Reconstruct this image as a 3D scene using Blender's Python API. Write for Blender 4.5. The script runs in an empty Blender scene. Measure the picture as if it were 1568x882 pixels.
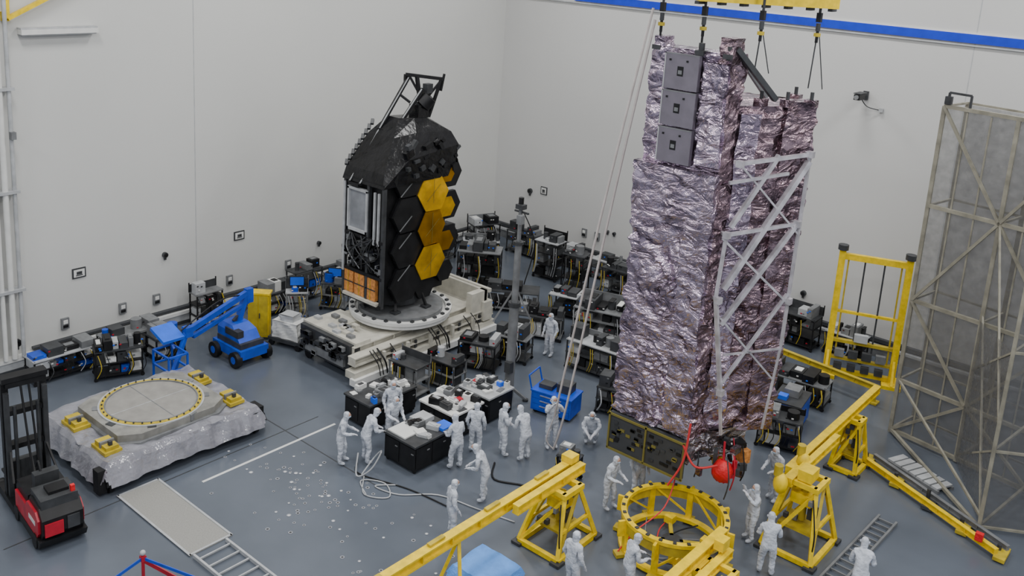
import bpy, bmesh, math, random
from mathutils import Vector, Matrix, noise
random.seed(7)
SC=bpy.context.scene
# ------------------------------------------------------------ materials
def mat(name,col,rough=.5,metal=0.,var=.1,scale=3.,bump=0.,bscale=20.,spec=.5):
    m=bpy.data.materials.new(name); m.use_nodes=True; nt=m.node_tree; N=nt.nodes; L=nt.links
    b=N['Principled BSDF']; b.inputs['Roughness'].default_value=rough; b.inputs['Metallic'].default_value=metal
    b.inputs['Specular IOR Level'].default_value=spec
    tc=N.new('ShaderNodeTexCoord'); no=N.new('ShaderNodeTexNoise'); no.inputs['Scale'].default_value=scale; no.inputs['Detail'].default_value=4
    cr=N.new('ShaderNodeValToRGB'); L.new(tc.outputs['Object'],no.inputs['Vector']); L.new(no.outputs['Fac'],cr.inputs['Fac'])
    cr.color_ramp.elements[0].position=.3; cr.color_ramp.elements[1].position=.7
    cr.color_ramp.elements[0].color=(*[c*(1-var) for c in col],1); cr.color_ramp.elements[1].color=(*[min(1,c*(1+var)) for c in col],1)
    L.new(cr.outputs['Color'],b.inputs['Base Color'])
    if bump>0:
        n2=N.new('ShaderNodeTexNoise'); n2.inputs['Scale'].default_value=bscale; n2.inputs['Detail'].default_value=3
        bp=N.new('ShaderNodeBump'); bp.inputs['Strength'].default_value=bump; bp.inputs['Distance'].default_value=.05
        L.new(tc.outputs['Object'],n2.inputs['Vector']); L.new(n2.outputs['Fac'],bp.inputs['Height']); L.new(bp.outputs['Normal'],b.inputs['Normal'])
    return m
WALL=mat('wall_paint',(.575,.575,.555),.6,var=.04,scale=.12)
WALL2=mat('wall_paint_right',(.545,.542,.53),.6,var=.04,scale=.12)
FLOOR=mat('floor_epoxy',(.097,.112,.138),.24,var=.16,scale=.35)
CEIL=mat('ceiling_paint',(.75,.75,.75),.8)
TRIM=mat('trim_grey',(.34,.35,.35),.6); TRIMD=mat('trim_dark',(.04,.043,.048),.5)
BLUEP=mat('blue_stripe_paint',(.005,.030,.50),.4)
WHITE=mat('white_paint',(.66,.66,.64),.45,var=.06); CREAM=mat('cream_paint',(.52,.50,.43),.5,var=.15)
BLK=mat('black_metal',(.010,.010,.011),.45,var=.4,spec=.3); BLKF=mat('black_film',(.006,.006,.007),.26,var=.5,bump=.6,bscale=4,spec=.35)
DGR=mat('dark_grey',(.035,.037,.040),.5,var=.35); GRY=mat('mid_grey',(.16,.165,.17),.45,var=.25); LGR=mat('light_grey',(.40,.41,.42),.45,var=.15)
ALU=mat('aluminium',(.5,.5,.51),.35,metal=.7,var=.15)
YEL=mat('yellow_paint',(.78,.54,.0),.40,var=.18,scale=5); YEL2=mat('dull_yellow',(.46,.34,.02),.5,var=.25)
BLU=mat('blue_paint',(.008,.065,.50),.4,var=.2); BLUL=mat('blue_cloth',(.10,.28,.70),.7,var=.15,bump=.4)
SCR=mat('screen_blue',(.02,.13,.78),.3); RED=mat('red_paint',(.42,.008,.025),.35,var=.25); REDB=mat('red_bag',(.65,.01,.015),.5,bump=.8,bscale=8)
GOLD=mat('gold_mirror',(.46,.22,.005),.28,metal=.72,var=.4,scale=1.2); GOLD2=mat('gold_mirror_bright',(.78,.42,.012),.30,metal=.6,var=.35,scale=1.6)
COP=mat('copper_panel',(.78,.30,.08),.4,metal=.3,var=.4,scale=9)
SUIT=mat('cleanroom_suit',(.52,.55,.61),.8,var=.2,scale=6,bump=1.,bscale=9); SKIN=mat('skin',(.50,.30,.22),.6); MASK=mat('face_mask',(.40,.54,.70),.7); GLOVE=mat('glove',(.58,.58,.62),.6); EYE=mat('eye',(.02,.02,.02),.3); SOLE=mat('boot_sole',(.12,.13,.15),.7)
PLAS=mat('plastic_film',(.23,.23,.26),.12,var=.15,scale=2,bump=.9,bscale=3,spec=1.)
PLAT=mat('platform_tan',(.23,.225,.205),.5,var=.25); ROPE=mat('rope',(.55,.50,.48),.8); RROPE=mat('red_strap',(.55,.03,.03),.7)
TAN=mat('tan_board',(.26,.25,.23),.6,var=.12); PINK=mat('panel_mauve',(.20,.18,.215),.4,metal=.4,var=.1)
SCAF=mat('scaffold_tube',(.25,.235,.185),.5,var=.25); OLV=mat('olive_frame',(.17,.145,.03),.5)
DISC=mat('disc_grey',(.30,.31,.34),.5)
def foil(name,c1,c2,rough,sc=2.2,st=.8):
    m=mat(name,c1,rough,metal=.92); nt=m.node_tree; N=nt.nodes; L=nt.links; b=N['Principled BSDF']
    tc=N.new('ShaderNodeTexCoord'); mp=N.new('ShaderNodeMapping'); mp.inputs['Rotation'].default_value=(.45,.35,.3); mp.inputs['Scale'].default_value=(1,1,1.5)
    no=N.new('ShaderNodeTexNoise'); no.inputs['Scale'].default_value=sc; no.inputs['Detail'].default_value=4; no.inputs['Distortion'].default_value=1.6
    wv=N.new('ShaderNodeTexVoronoi'); wv.feature='DISTANCE_TO_EDGE'; wv.inputs['Scale'].default_value=sc*.95
    L.new(tc.outputs['Object'],mp.inputs['Vector']); L.new(mp.outputs['Vector'],no.inputs['Vector'])
    mxv=N.new('ShaderNodeMixRGB'); mxv.inputs[0].default_value=.3; L.new(mp.outputs['Vector'],mxv.inputs[1]); L.new(no.outputs['Color'],mxv.inputs[2]); L.new(mxv.outputs[0],wv.inputs['Vector'])
    ad=N.new('ShaderNodeMath'); ad.operation='ADD'; L.new(wv.outputs['Distance'],ad.inputs[0]); L.new(no.outputs['Fac'],ad.inputs[1])
    bp=N.new('ShaderNodeBump'); bp.inputs['Strength'].default_value=st; bp.inputs['Distance'].default_value=.15
    L.new(ad.outputs[0],bp.inputs['Height']); L.new(bp.outputs['Normal'],b.inputs['Normal'])
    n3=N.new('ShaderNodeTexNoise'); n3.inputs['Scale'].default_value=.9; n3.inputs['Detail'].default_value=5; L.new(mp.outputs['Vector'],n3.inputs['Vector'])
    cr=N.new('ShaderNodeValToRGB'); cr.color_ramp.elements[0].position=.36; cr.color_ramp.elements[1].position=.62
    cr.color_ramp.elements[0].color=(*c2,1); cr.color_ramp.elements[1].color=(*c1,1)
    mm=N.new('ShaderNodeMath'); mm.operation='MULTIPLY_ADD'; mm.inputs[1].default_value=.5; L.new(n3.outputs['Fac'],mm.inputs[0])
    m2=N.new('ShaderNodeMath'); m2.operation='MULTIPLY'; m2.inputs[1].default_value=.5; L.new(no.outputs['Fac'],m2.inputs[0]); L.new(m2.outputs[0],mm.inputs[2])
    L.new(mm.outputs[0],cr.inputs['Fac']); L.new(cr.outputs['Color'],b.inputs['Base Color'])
    return m
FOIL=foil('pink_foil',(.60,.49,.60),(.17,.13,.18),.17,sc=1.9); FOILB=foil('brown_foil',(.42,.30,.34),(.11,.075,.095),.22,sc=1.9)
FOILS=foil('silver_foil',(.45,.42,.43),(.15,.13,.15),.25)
def mesh_mat():
    m=bpy.data.materials.new('screen_mesh'); m.use_nodes=True; nt=m.node_tree; N=nt.nodes; L=nt.links
    b=N['Principled BSDF']; b.inputs['Base Color'].default_value=(.17,.17,.172,1); b.inputs['Roughness'].default_value=.4; b.inputs['Metallic'].default_value=.3
    t=N.new('ShaderNodeBsdfTransparent'); mx=N.new('ShaderNodeMixShader'); no=N.new('ShaderNodeTexNoise'); no.inputs['Scale'].default_value=3.5; no.inputs['Detail'].default_value=8
    tc=N.new('ShaderNodeTexCoord'); L.new(tc.outputs['Object'],no.inputs['Vector'])
    mr=N.new('ShaderNodeMapRange'); mr.inputs['From Min'].default_value=.35; mr.inputs['From Max'].default_value=.65; mr.inputs['To Min'].default_value=.46; mr.inputs['To Max'].default_value=.62
    bp=N.new('ShaderNodeBump'); bp.inputs['Strength'].default_value=.4; bp.inputs['Distance'].default_value=.1; L.new(no.outputs['Fac'],bp.inputs['Height']); L.new(bp.outputs['Normal'],b.inputs['Normal'])
    L.new(no.outputs['Fac'],mr.inputs['Value']); L.new(mr.outputs['Result'],mx.inputs[0]); L.new(t.outputs[0],mx.inputs[1]); L.new(b.outputs[0],mx.inputs[2])
    L.new(mx.outputs[0],N['Material Output'].inputs[0]); return m
MESH=mesh_mat()
# ------------------------------------------------------------ mesh builder
class MB:
    def __init__(s,name,loc=(0,0,0),yaw=0.):
        s.name=name; s.loc=loc if len(loc)==3 else (*loc,0); s.yaw=yaw; s.bm=bmesh.new(); s.mats=[]
    def mi(s,m):
        if m not in s.mats: s.mats.append(m)
        return s.mats.index(m)
    def add(s,vs,fs,m,smooth=False):
        i=s.mi(m); V=[s.bm.verts.new(v) for v in vs]
        for f in fs:
            try: F=s.bm.faces.new([V[k] for k in f]); F.material_index=i; F.smooth=smooth
            except ValueError: pass
        return V
    def box(s,c,sz,m,R=None):
        c=Vector(c); h=Vector(sz)/2; vs=[]
        for x in(-1,1):
            for y in(-1,1):
                for z in(-1,1):
                    v=Vector((x*h.x,y*h.y,z*h.z)); 
                    if R is not None: v=R@v
                    vs.append(c+v)
        s.add(vs,[(0,1,3,2),(4,6,7,5),(0,4,5,1),(2,3,7,6),(0,2,6,4),(1,5,7,3)],m)
    def bx(s,x0,x1,y0,y1,z0,z1,m): s.box(((x0+x1)/2,(y0+y1)/2,(z0+z1)/2),(abs(x1-x0),abs(y1-y0),abs(z1-z0)),m)
    def frame(s,p,q):
        d=(Vector(q)-Vector(p)); L=d.length; d.normalize(); up=Vector((0,0,1)) if abs(d.z)<.95 else Vector((1,0,0))
        a=d.cross(up).normalized(); b=a.cross(d); return d,a,b,L
    def beam(s,p,q,w,m,h=None):
        h=h or w; d,a,b,L=s.frame(p,q); R=Matrix((d,a,b)).transposed(); s.box((Vector(p)+Vector(q))/2,(L,w,h),m,R)
    def ibeam(s,p,q,w,h,m):
        d,a,b,L=s.frame(p,q); R=Matrix((d,a,b)).transposed(); c=(Vector(p)+Vector(q))/2; t=h*.14
        s.box(c+b*(h/2-t/2),(L,w,t),m,R); s.box(c-b*(h/2-t/2),(L,w,t),m,R); s.box(c,(L,w*.25,h-2*t),m,R)
        n=max(2,int(L/.9))
        for i in range(n+1): s.box(c+d*(-L/2+.02+(L-.04)*i/n),(.03,w*.9,h-2*t),m,R)
    def cyl(s,p,q,r,m,r2=None,seg=12,cap=True):
        r2=r if r2 is None else r2; d,a,b,L=s.frame(p,q); vs=[]
        for P,rr in((Vector(p),r),(Vector(q),r2)):
            for k in range(seg):
                t=2*math.pi*k/seg; vs.append(P+a*math.cos(t)*rr+b*math.sin(t)*rr)
        fs=[(k,(k+1)%seg,seg+(k+1)%seg,seg+k) for k in range(seg)]
        s.add(vs,fs,m,True)
        if cap: s.add(vs[:seg],[tuple(reversed(range(seg)))],m); s.add(vs[seg:],[tuple(range(seg))],m)
    def ring(s,c,ri,ro,z0,z1,m,seg=48):
        vs=[]
        for k in range(seg):
            t=2*math.pi*k/seg; C,S=math.cos(t),math.sin(t)
            for r,z in((ri,z0),(ro,z0),(ro,z1),(ri,z1)): vs.append((c[0]+r*C,c[1]+r*S,z))
        fs=[]
        for k in range(seg):
            n=(k+1)%seg
            for j in range(4): fs.append((4*k+j,4*n+j,4*n+(j+1)%4,4*k+(j+1)%4))
        s.add(vs,fs,m)
    def prism(s,poly,z0,z1,m):
        n=len(poly); vs=[(x,y,z0) for x,y in poly]+[(x,y,z1) for x,y in poly]
        s.add(vs,[tuple(reversed(range(n))),tuple(range(n,2*n))]+[(k,(k+1)%n,n+(k+1)%n,n+k) for k in range(n)],m)
    def loft(s,rings,m,smooth=False):
        n=len(rings[0]); vs=[v for r in rings for v in r]; fs=[tuple(reversed(range(n)))]
        for i in range(len(rings)-1):
            for k in range(n): fs.append((i*n+k,i*n+(k+1)%n,(i+1)*n+(k+1)%n,(i+1)*n+k))
        fs.append(tuple(range((len(rings)-1)*n,len(rings)*n))); s.add(vs,fs,m,smooth)
    def sph(s,c,r,m,u=14,v=8,jit=0):
        r=(r,r,r) if not hasattr(r,'__len__') else r
        vs=[]; 
        for i in range(1,v):
            a=math.pi*i/v
            for k in range(u):
                t=2*math.pi*k/u; p=Vector((math.sin(a)*math.cos(t),math.sin(a)*math.sin(t),math.cos(a)))
                j=1+jit*noise.noise(p*3+Vector(c)); vs.append((c[0]+r[0]*p.x*j,c[1]+r[1]*p.y*j,c[2]+r[2]*p.z*j))
        vs+= [(c[0],c[1],c[2]+r[2]),(c[0],c[1],c[2]-r[2])]; T=len(vs)-2; B=T+1; fs=[]
        for i in range(v-2):
            for k in range(u): fs.append((i*u+k,(i+1)*u+k,(i+1)*u+(k+1)%u,i*u+(k+1)%u))
        for k in range(u): fs.append((T,k,(k+1)%u)); fs.append((B,(v-2)*u+(k+1)%u,(v-2)*u+k))
        s.add(vs,fs,m,True)
    def tube(s,pts,r,m,seg=6,sub=6):
        P=[Vector(p) for p in pts]; Q=[]
        if len(P)>2:
            for i in range(len(P)-1):
                a=P[max(i-1,0)];b=P[i];c=P[i+1];d=P[min(i+2,len(P)-1)]
                for k in range(sub):
                    t=k/sub; Q.append(.5*((2*b)+(c-a)*t+(2*a-5*b+4*c-d)*t*t+(3*b-a-3*c+d)*t**3))
            Q.append(P[-1])
        else: Q=P
        for a,b in zip(Q,Q[1:]):
            if (b-a).length>1e-5: s.cyl(a,b,r,m,seg=seg,cap=False)
    def wheel(s,c,r,w,m,ax='y'):
        d=Vector((0,w/2,0)) if ax=='y' else Vector((w/2,0,0)); c=Vector(c); s.cyl(c-d,c+d,r,m,seg=14)
    def foilgrid(s,poly,z0,z1,m,cell=.075,amp=1.,mats=None,seed=0,pleat=0.):
        n=len(poly); nz=max(1,int((z1-z0)/cell)); S=Vector((seed*3.1,seed*1.7,0))
        cx=sum(p[0] for p in poly)/n; cy=sum(p[1] for p in poly)/n
        def disp(p):
            zs=1.3-pleat*1.0
            w=Vector((p.x,p.y,p.z*zs+.5*(1-pleat)*p.x))+S; q=w+noise.noise_vector(w*.8)*.6
            k=.5+.9*max(0,min(1,.5+noise.noise(w*.45)*1.3))
            r1=1-abs(noise.noise(q*1.35))*2.6; r2=1-abs(noise.noise(q*3.1+Vector((9,3,1))))*2.4
            d=Vector((p.x-cx,p.y-cy,0)); d.normalize()
            return amp*(d*((.085*r1+.05*r2*k)-.05)+noise.noise_vector(q*6.5)*.014*k+noise.noise_vector(w*.7)*.05)
        for e in range(n):
            A=Vector((*poly[e],0));B=Vector((*poly[(e+1)%n],0)); nx=max(1,int((B-A).length/cell))
            vs=[]
            for j in range(nz+1):
                for i in range(nx+1):
                    p=A.lerp(B,i/nx); p.z=z0+(z1-z0)*j/nz; vs.append(p+disp(p))
            fs=[(j*(nx+1)+i,j*(nx+1)+i+1,(j+1)*(nx+1)+i+1,(j+1)*(nx+1)+i) for j in range(nz) for i in range(nx)]
            s.add(vs,fs,(mats[e] if mats else m))
        for z in (z0,z1):
            s.add([Vector((x,y,z)) for x,y in poly],[tuple(range(n))],m)
    def done(s):
        me=bpy.data.meshes.new(s.name)
        s.bm.to_mesh(me); s.bm.free()
        for m in s.mats: me.materials.append(m)
        o=bpy.data.objects.new(s.name,me); o.location=s.loc; o.rotation_euler=(0,0,s.yaw); SC.collection.objects.link(o)
        return o
# ------------------------------------------------------------ room
o=MB('floor'); o.bx(-.3,46,-52,.3,-.3,0,FLOOR); o.done()
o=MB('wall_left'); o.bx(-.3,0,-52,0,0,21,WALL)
for y in(-18.4,-34): o.bx(0,.006,y-.015,y+.015,.5,21,LGR)
o.done()
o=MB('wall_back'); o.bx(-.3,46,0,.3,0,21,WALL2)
for x in(23,): o.bx(x-.015,x+.015,-.006,0,.5,21,LGR)
o.done()
o=MB('ceiling'); o.bx(-.3,46,-52,.3,21,21.3,CEIL); o.done()
o=MB('trim_1'); o.bx(4.5,46,-.12,-.002,13.12,13.45,BLUEP); o.bx(0,46,-.06,-.002,13.45,13.5,WHITE); o.bx(0,46,-.1,-.002,13.0,13.06,LGR)
o.done()
o=MB('baseboard_left'); o.bx(0,.25,-52,-.3,0,.42,LGR); o.bx(0,.3,-52,-.3,.42,.55,WHITE); o.bx(.25,.28,-52,-.3,.02,.14,TRIMD)
o.bx(0,.2,-25,-.3,.62,.7,TRIMD); o.done()
o=MB('baseboard_back'); o.bx(.3,46,-.3,0,0,.42,GRY); o.bx(.3,46,-.34,0,.42,.52,LGR); o.bx(.3,46,-.2,0,.6,.75,TRIMD); o.done()
o=MB('wall_pipes',(0.02,-25.9,0))
for i,(y,r) in enumerate([(-1.6,.16),(-1.15,.12),(-.8,.09),(-.45,.13),(-.1,.08),(.2,.1),(.5,.07)]):
    o.cyl((.3,y,.56),(.3,y,20.9),r,WHITE if i%3 else LGR,seg=10)
for z in (3,6.5,10,13.5,17): o.bx(.05,.42,-1.85,.65,z,z+.1,LGR)
o.box((.42,.5,8.5),(.2,.16,.25),GRY); o.done()
o=MB('wall_light_tray',(0,-23.6,11.9)); o.bx(0,.35,-1.3,1.3,-.1,.06,WHITE); o.bx(0,.3,-1.3,1.3,.06,.12,LGR); o.bx(.05,.3,-1.25,1.25,-.14,-.1,LGR); o.done()
o=MB('crane_rail_bracket',(0,-24.4,0)); o.beam((.3,-.9,12.35),(.3,1.6,13.6),.14,YEL); o.beam((.3,-.9,12.35),(.3,-.9,13.6),.12,YEL); o.beam((.1,-1.1,13.6),(.3,2.4,13.6),.2,YEL); o.box((.1,-.9,12.4),(.25,.2,.3),YEL); o.done()
def wallsign(name,loc,ax,w=.5,h=.38):
    o=MB(name,loc); n=(lambda a,b,t0,t1,z0,z1,m:o.bx(t0,t1,a,b,z0,z1,m)) if ax=='x' else (lambda a,b,t0,t1,z0,z1,m:o.bx(a,b,-t1,-t0,z0,z1,m))
    n(-w/2,w/2,.001,.04,-h/2,h/2,DGR); n(-w/2+.05,w/2-.05,.04,.05,-h/2+.05,h/2-.05,WHITE); n(-w/5,w/5,.05,.06,-h/8,h/6,DGR); n(-w/4,w/4,.05,.06,-h/4,-h/6,DGR); o.done()
for y,z in((-23.2,3.05),(-16.4,3.1)): wallsign('wall_sign',(0,y,z),'x')
wallsign('wall_sign',(3.4,0,3.1),'y',.42,.42)
def outlet(loc,ax,r=None):
    o=MB('wall_outlet' if r is None else 'wall_speaker',loc)
    d=(1,0) if ax=='x' else (0,-1)
    if r: 
        o.cyl((0,0,0),(d[0]*.12,d[1]*.12,0),r,DGR); o.cyl((d[0]*.12,d[1]*.12,0),(d[0]*.16,d[1]*.16,0),r*.6,BLK); o.box((d[0]*.05,d[1]*.05,-r*1.3),(.08,.08,r),DGR)
    else:
        o.box((d[0]*.05,d[1]*.05,0),(.09 if d[0] else .28,.09 if d[1] else .28,.42),GRY); o.box((d[0]*.1,d[1]*.1,.07),(.03 if d[0] else .16,.03 if d[1] else .16,.14),WHITE); o.box((d[0]*.1,d[1]*.1,-.1),(.03 if d[0] else .18,.03 if d[1] else .18,.1),BLK)
    o.done()
for y in(-23.8,-21.6,-20.2,-16.9,-13.9): outlet((0,y,1.25),'x')
outlet((0,-25.5,1.0),'x',.14); outlet((0,-19.8,3.0),'x',.11); outlet((0,-12.2,1.9),'x',.09); outlet((17.9,0,1.7),'y',.12); outlet((2.5,0,2.9),'y',.14)
for x in(6.2,7.0,14.2): outlet((x,0,1.5),'y')
for x in(7.6,8.0): outlet((x,0,1.9),'y',.08)
o=MB('security_camera',(19.3,-.004,10.6)); o.box((0,-.05,0),(.2,.1,.35),DGR); o.beam((0,-.1,0),(0,-.55,-.05),.07,DGR); o.box((0,-.75,0),(.24,.6,.22),BLK); o.cyl((0,-1.05,0),(0,-1.12,0),.09,GRY); o.box((0,-.7,.15),(.3,.7,.03),DGR); o.tube([(0,-.5,-.1),(.2,-.3,-.4),(.6,-.1,-.5)],.02,DGR)
o.box((.7,-.08,-.5),(.15,.12,.15),LGR); o.done()
# ------------------------------------------------------------ spacecraft (hanging sunshield stack)
SX,SY=20.9,-15.6
def L_(x,y): return (x-SX,y-SY)
o=MB('folded_spacecraft',(SX,SY,0))
slab=[L_(19.2,-16.8),L_(21.6,-16.72),L_(21.72,-15.95),L_(19.35,-15.9)]
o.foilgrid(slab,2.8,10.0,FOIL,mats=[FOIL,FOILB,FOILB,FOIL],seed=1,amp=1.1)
top=[L_(19.3,-16.7),L_(21.55,-16.62),L_(21.65,-15.95),L_(19.4,-15.9)]
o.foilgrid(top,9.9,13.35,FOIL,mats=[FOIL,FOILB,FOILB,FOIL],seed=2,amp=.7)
o.foilgrid([L_(20.85,-16.90),L_(21.62,-16.86),L_(21.6,-16.7),L_(20.85,-16.7)],2.9,9.3,FOIL,seed=4,amp=.8,pleat=.3)
o.foilgrid([L_(20.95,-16.80),L_(21.55,-16.78),L_(21.5,-16.6),L_(20.95,-16.6)],10.4,13.1,FOIL,seed=5,amp=.7,pleat=.9)
o.foilgrid([L_(19.22,-16.95),L_(21.62,-16.90),L_(21.62,-16.7),L_(19.22,-16.7)],8.7,10.25,FOIL,seed=6,amp=.6,cell=.13)
for i,z in enumerate((10.35,11.33,12.3)):
    o.bx(-1.12,-.12,-1.25,-1.10,z,z+.93,PINK)
    o.bx(-1.12,-.12,-1.26,-1.25,z+.9,z+.93,GRY); o.bx(-1.12,-1.09,-1.26,-1.25,z,z+.93,LGR)
    o.bx(-.72,-.55,-1.262,-1.25,z+.35,z+.6,BLK); o.bx(-.69,-.58,-1.27,-1.262,z+.4,z+.5,GRY)
    for k in range(2): o.box((-.95+.5*k,-1.265,z+.75),(.05,.02,.05),BLK)
core=[L_(21.6,-15.98),L_(22.92,-14.25),L_(22.1,-13.5),L_(19.6,-13.6),L_(19.6,-15.95)]
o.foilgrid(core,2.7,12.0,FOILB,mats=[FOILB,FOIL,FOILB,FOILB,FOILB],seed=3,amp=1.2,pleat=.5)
o.foilgrid([L_(22.45,-15.0),L_(22.9,-14.35),L_(22.6,-13.9),L_(22.1,-14.5)],3.0,12.15,FOILB,seed=8,amp=.8,pleat=.7)
o.foilgrid([L_(21.7,-16.1),L_(22.05,-15.65),L_(21.8,-15.3),L_(21.5,-15.7)],3.0,11.8,FOIL,seed=28,amp=.8,pleat=.6)
for x,y in((-1.5,-1.0),(-.2,-1.05),(.6,-1.05)):
    o.cyl((x,y,13.2),(x,y,13.55),.08,DGR); o.box((x,y,13.3),(.25,.25,.12),DGR)
o.foilgrid([(-1.55,-1.1),(-1.25,-1.1),(-1.25,-.6),(-1.55,-.6)],13.2,13.6,FOIL,seed=9,amp=.6)
o.foilgrid([(.35,-1.1),(.72,-1.1),(.72,-.5),(.35,-.5)],13.1,13.75,FOILB,seed=10,amp=.6)
o.beam((.7,-.9,13.5),(1.35,.3,12.2),.14,DGR); o.beam((.5,-.7,13.5),(1.0,.5,12.2),.10,GRY)
for x,y in((1.0,.2),(1.9,1.3),(1.2,1.9),(1.5,.7)): o.box((x,y,12.1),(.3,.25,.2),FOILB); o.cyl((x,y,12.1),(x,y,12.4),.05,DGR)
A=Vector((21.66-SX,-16.55-SY,0)); C=Vector((22.85-SX,-14.4-SY,0)); nrm=Vector((.88,-.47,0))
def F(s,z,off=.22): 
    p=A.lerp(C,s)+nrm*off; p.z=z; return p
W=mat('truss_white',(.52,.50,.53),.35,metal=.4,var=.3)
for a,b,t in [((.12,10.6),(1.0,10.8),.10),((1.0,10.8),(.96,5.4),.08),((.06,8.7),(.02,7.0),.08),((1.0,10.6),(.10,7.2),.14),((.02,10.1),(.75,10.3),.08),((.06,8.7),(.95,8.9),.09),
              ((.95,8.9),(.12,6.2),.12),((.12,10.6),(.98,8.6),.05),((.02,7.0),(.22,4.2),.10),((.02,8.6),(.98,6.6),.06),((.95,6.9),(.2,4.4),.08),((.22,4.2),(.3,2.9),.07),((.96,5.4),(.85,2.9),.06),((.6,10.8),(.10,8.9),.11),((.2,5.3),(.95,5.3),.05),((.1,6.4),(.9,4.4),.05)]:
    o.beam(F(*a),F(*b),t,W)
for s,z in((.12,10.6),(1.0,10.8),(.06,8.7),(.95,8.9),(.05,6.9),(.97,6.7),(.22,4.2)):
    o.beam(F(s,z,0.0),F(s,z,.26),.08,W); o.box(F(s,z,.24),(.17,.17,.17),W)
o.bx(-1.72,.72,-1.30,-1.18,1.62,2.75,TRIMD)
for z in(1.62,2.7): o.bx(-1.75,.75,-1.34,-1.28,z-.03,z+.03,OLV)
for x in(-1.72,-.5,.72): o.bx(x-.025,x+.025,-1.34,-1.28,1.62,2.75,OLV)
for i in range(50): o.box((-1.6+random.random()*2.2,-1.31,1.75+random.random()*.85),(.14,.03,.08),random.choice([OLV,BLK,DGR,BLK,DGR]))
o.foilgrid([(-1.4,-1.1),(.6,-1.1),(1.5,.9),(-.8,1.5)],2.05,2.85,FOILS,seed=12,amp=1.2)
o.foilgrid([(-.7,-.8),(.3,-.8),(.7,.5),(-.5,.6)],1.7,2.1,FOILB,seed=14,amp=1.1)
for i in range(50):
    x=-.9+random.random()*2.8;y=-1.0+random.random()*1.8; o.box((x,y,1.7+random.random()*.95),(.08+random.random()*.3,.1+random.random()*.25,.1+random.random()*.35),random.choice([BLK,DGR,COP,RED,FOILS,FOILB,YEL2,DGR]),Matrix.Rotation(random.random()*3,3,'Z'))
for i in range(16):
    x=random.uniform(-.2,1.9);y=random.uniform(-1.2,.6); o.tube([(x,y,2.6),(x+.2,y-.15,2.0),(x+.1,y-.1,1.4+random.random()*.5)],.02,random.choice([RED,BLK,DGR,RROPE,WHITE]))
o.sph((1.55,-.55,1.95),(.28,.28,.33),REDB,jit=.25); o.cyl((1.55,-.55,2.2),(1.5,-.5,2.8),.03,RED)
o.tube([(.85,-1.35,3.4),(.8,-1.45,2.3),(.5,-1.6,1.5)],.03,RROPE); o.tube([(.7,-1.35,2.7),(1.1,-1.3,2.2),(1.5,-.8,2.2)],.03,RROPE)
o.done()
# crane spreader
o=MB('crane_hoist',(21.2,-15.8,0))
def P(x,y,z): return (x-21.2,y+15.8,z)
o.beam(P(20.45,-16.7,14.85),P(23.05,-14.2,14.85),.5,YEL,.5); o.beam(P(19.0,-16.9,15.4),P(20.6,-16.6,15.4),.4,YEL,.4); o.beam(P(20.3,-16.7,15.3),P(23.1,-14.2,15.3),.12,YEL2)
for k in range(7):
    t=k/6; x=20.5+2.5*t;y=-16.65+2.4*t; o.box(P(x,y,14.56),(.12,.3,.08),DGR)
for (x,y,zt) in((19.42,-16.6,13.6),(20.6,-16.5,13.5),(21.9,-15.9,12.9),(22.75,-14.4,12.5)):
    o.cyl(P(x,y,15.2),P(x,y,14.45),.035,DGR); o.box(P(x,y,14.35),(.12,.12,.24),BLK); o.cyl(P(x,y,14.2),P(x,y,14.0),.06,DGR,seg=10)
    o.ring((x-21.2,y+15.8),.04,.09,13.86,13.95,YEL2,12); o.cyl(P(x,y,14.0),P(x,y,13.7),.04,BLK)
    if zt<13.4: o.cyl(P(x,y,13.9),P(x-.05,y,zt),.018,DGR,seg=6); o.cyl(P(x+.06,y,13.9),P(x+.25,y+.2,zt),.014,DGR,seg=6)
    else: o.cyl(P(x,y,13.75),P(x,y,zt),.03,BLK,seg=6)
for x,y in((21.0,-16.2),(22.5,-14.8)): o.cyl(P(x,y,15.1),P(21.7,-15.5,20.9),.04,DGR,seg=6)
o.cyl(P(19.5,-16.8,15.5),P(19.5,-16.8,20.9),.04,DGR,seg=6)
o.done()
o=MB('tag_line_ropes',(16.5,-15.6,0)); o.tube([(2.72,-1.15,14.3),(1.6,-.9,8.9),(0.0,-.3,1.15)],.035,ROPE,sub=10); o.tube([(2.78,-1.1,14.0),(1.9,-.9,9.2),(.6,-.5,2.0),(.1,-.35,.05)],.035,ROPE,sub=10); o.tube([(0,-.3,1.15),(-.1,-.5,.4),(.1,-.35,.05)],.02,ROPE); o.done()
# ------------------------------------------------------------ telescope on stand
o=MB('space_telescope',(7.15,-14.1,0))
o.bx(-.95,.95,-1.6,1.6,2.3,6.8,BLK)
for x in(-1.05,.25,1.05):
    o.bx(x-.06,x+.06,-1.8,-1.66,2.2,6.95,DGR)
o.bx(-1.08,-.98,-1.85,-1.8,3.2,6.7,LGR); o.bx(.6,.68,-1.85,-1.78,4.6,6.6,LGR); o.bx(.82,.90,-1.85,-1.78,4.6,6.6,LGR)
for z in(2.25,3.35,4.75,6.9): o.bx(-1.1,1.1,-1.82,-1.68,z-.06,z+.06,BLK)
o.bx(-.78,.2,-1.76,-1.62,4.95,6.55,mat('panel_grey',(.24,.25,.27),.5,var=.2,scale=2))
for a in((-.84,.26,6.48,6.58),(-.84,.26,4.9,5.0),(-.84,-.76,4.9,6.55),(.18,.26,4.9,6.55)): o.bx(a[0],a[1],-1.86,-1.74,a[2],a[3],LGR)
for i in range(44):
    o.box((random.uniform(-.95,.95),-1.74,random.uniform(3.5,4.7)),(random.uniform(.08,.35),.2,random.uniform(.06,.25)),random.choice([BLK,DGR,DGR,GRY,BLKF]))
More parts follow.
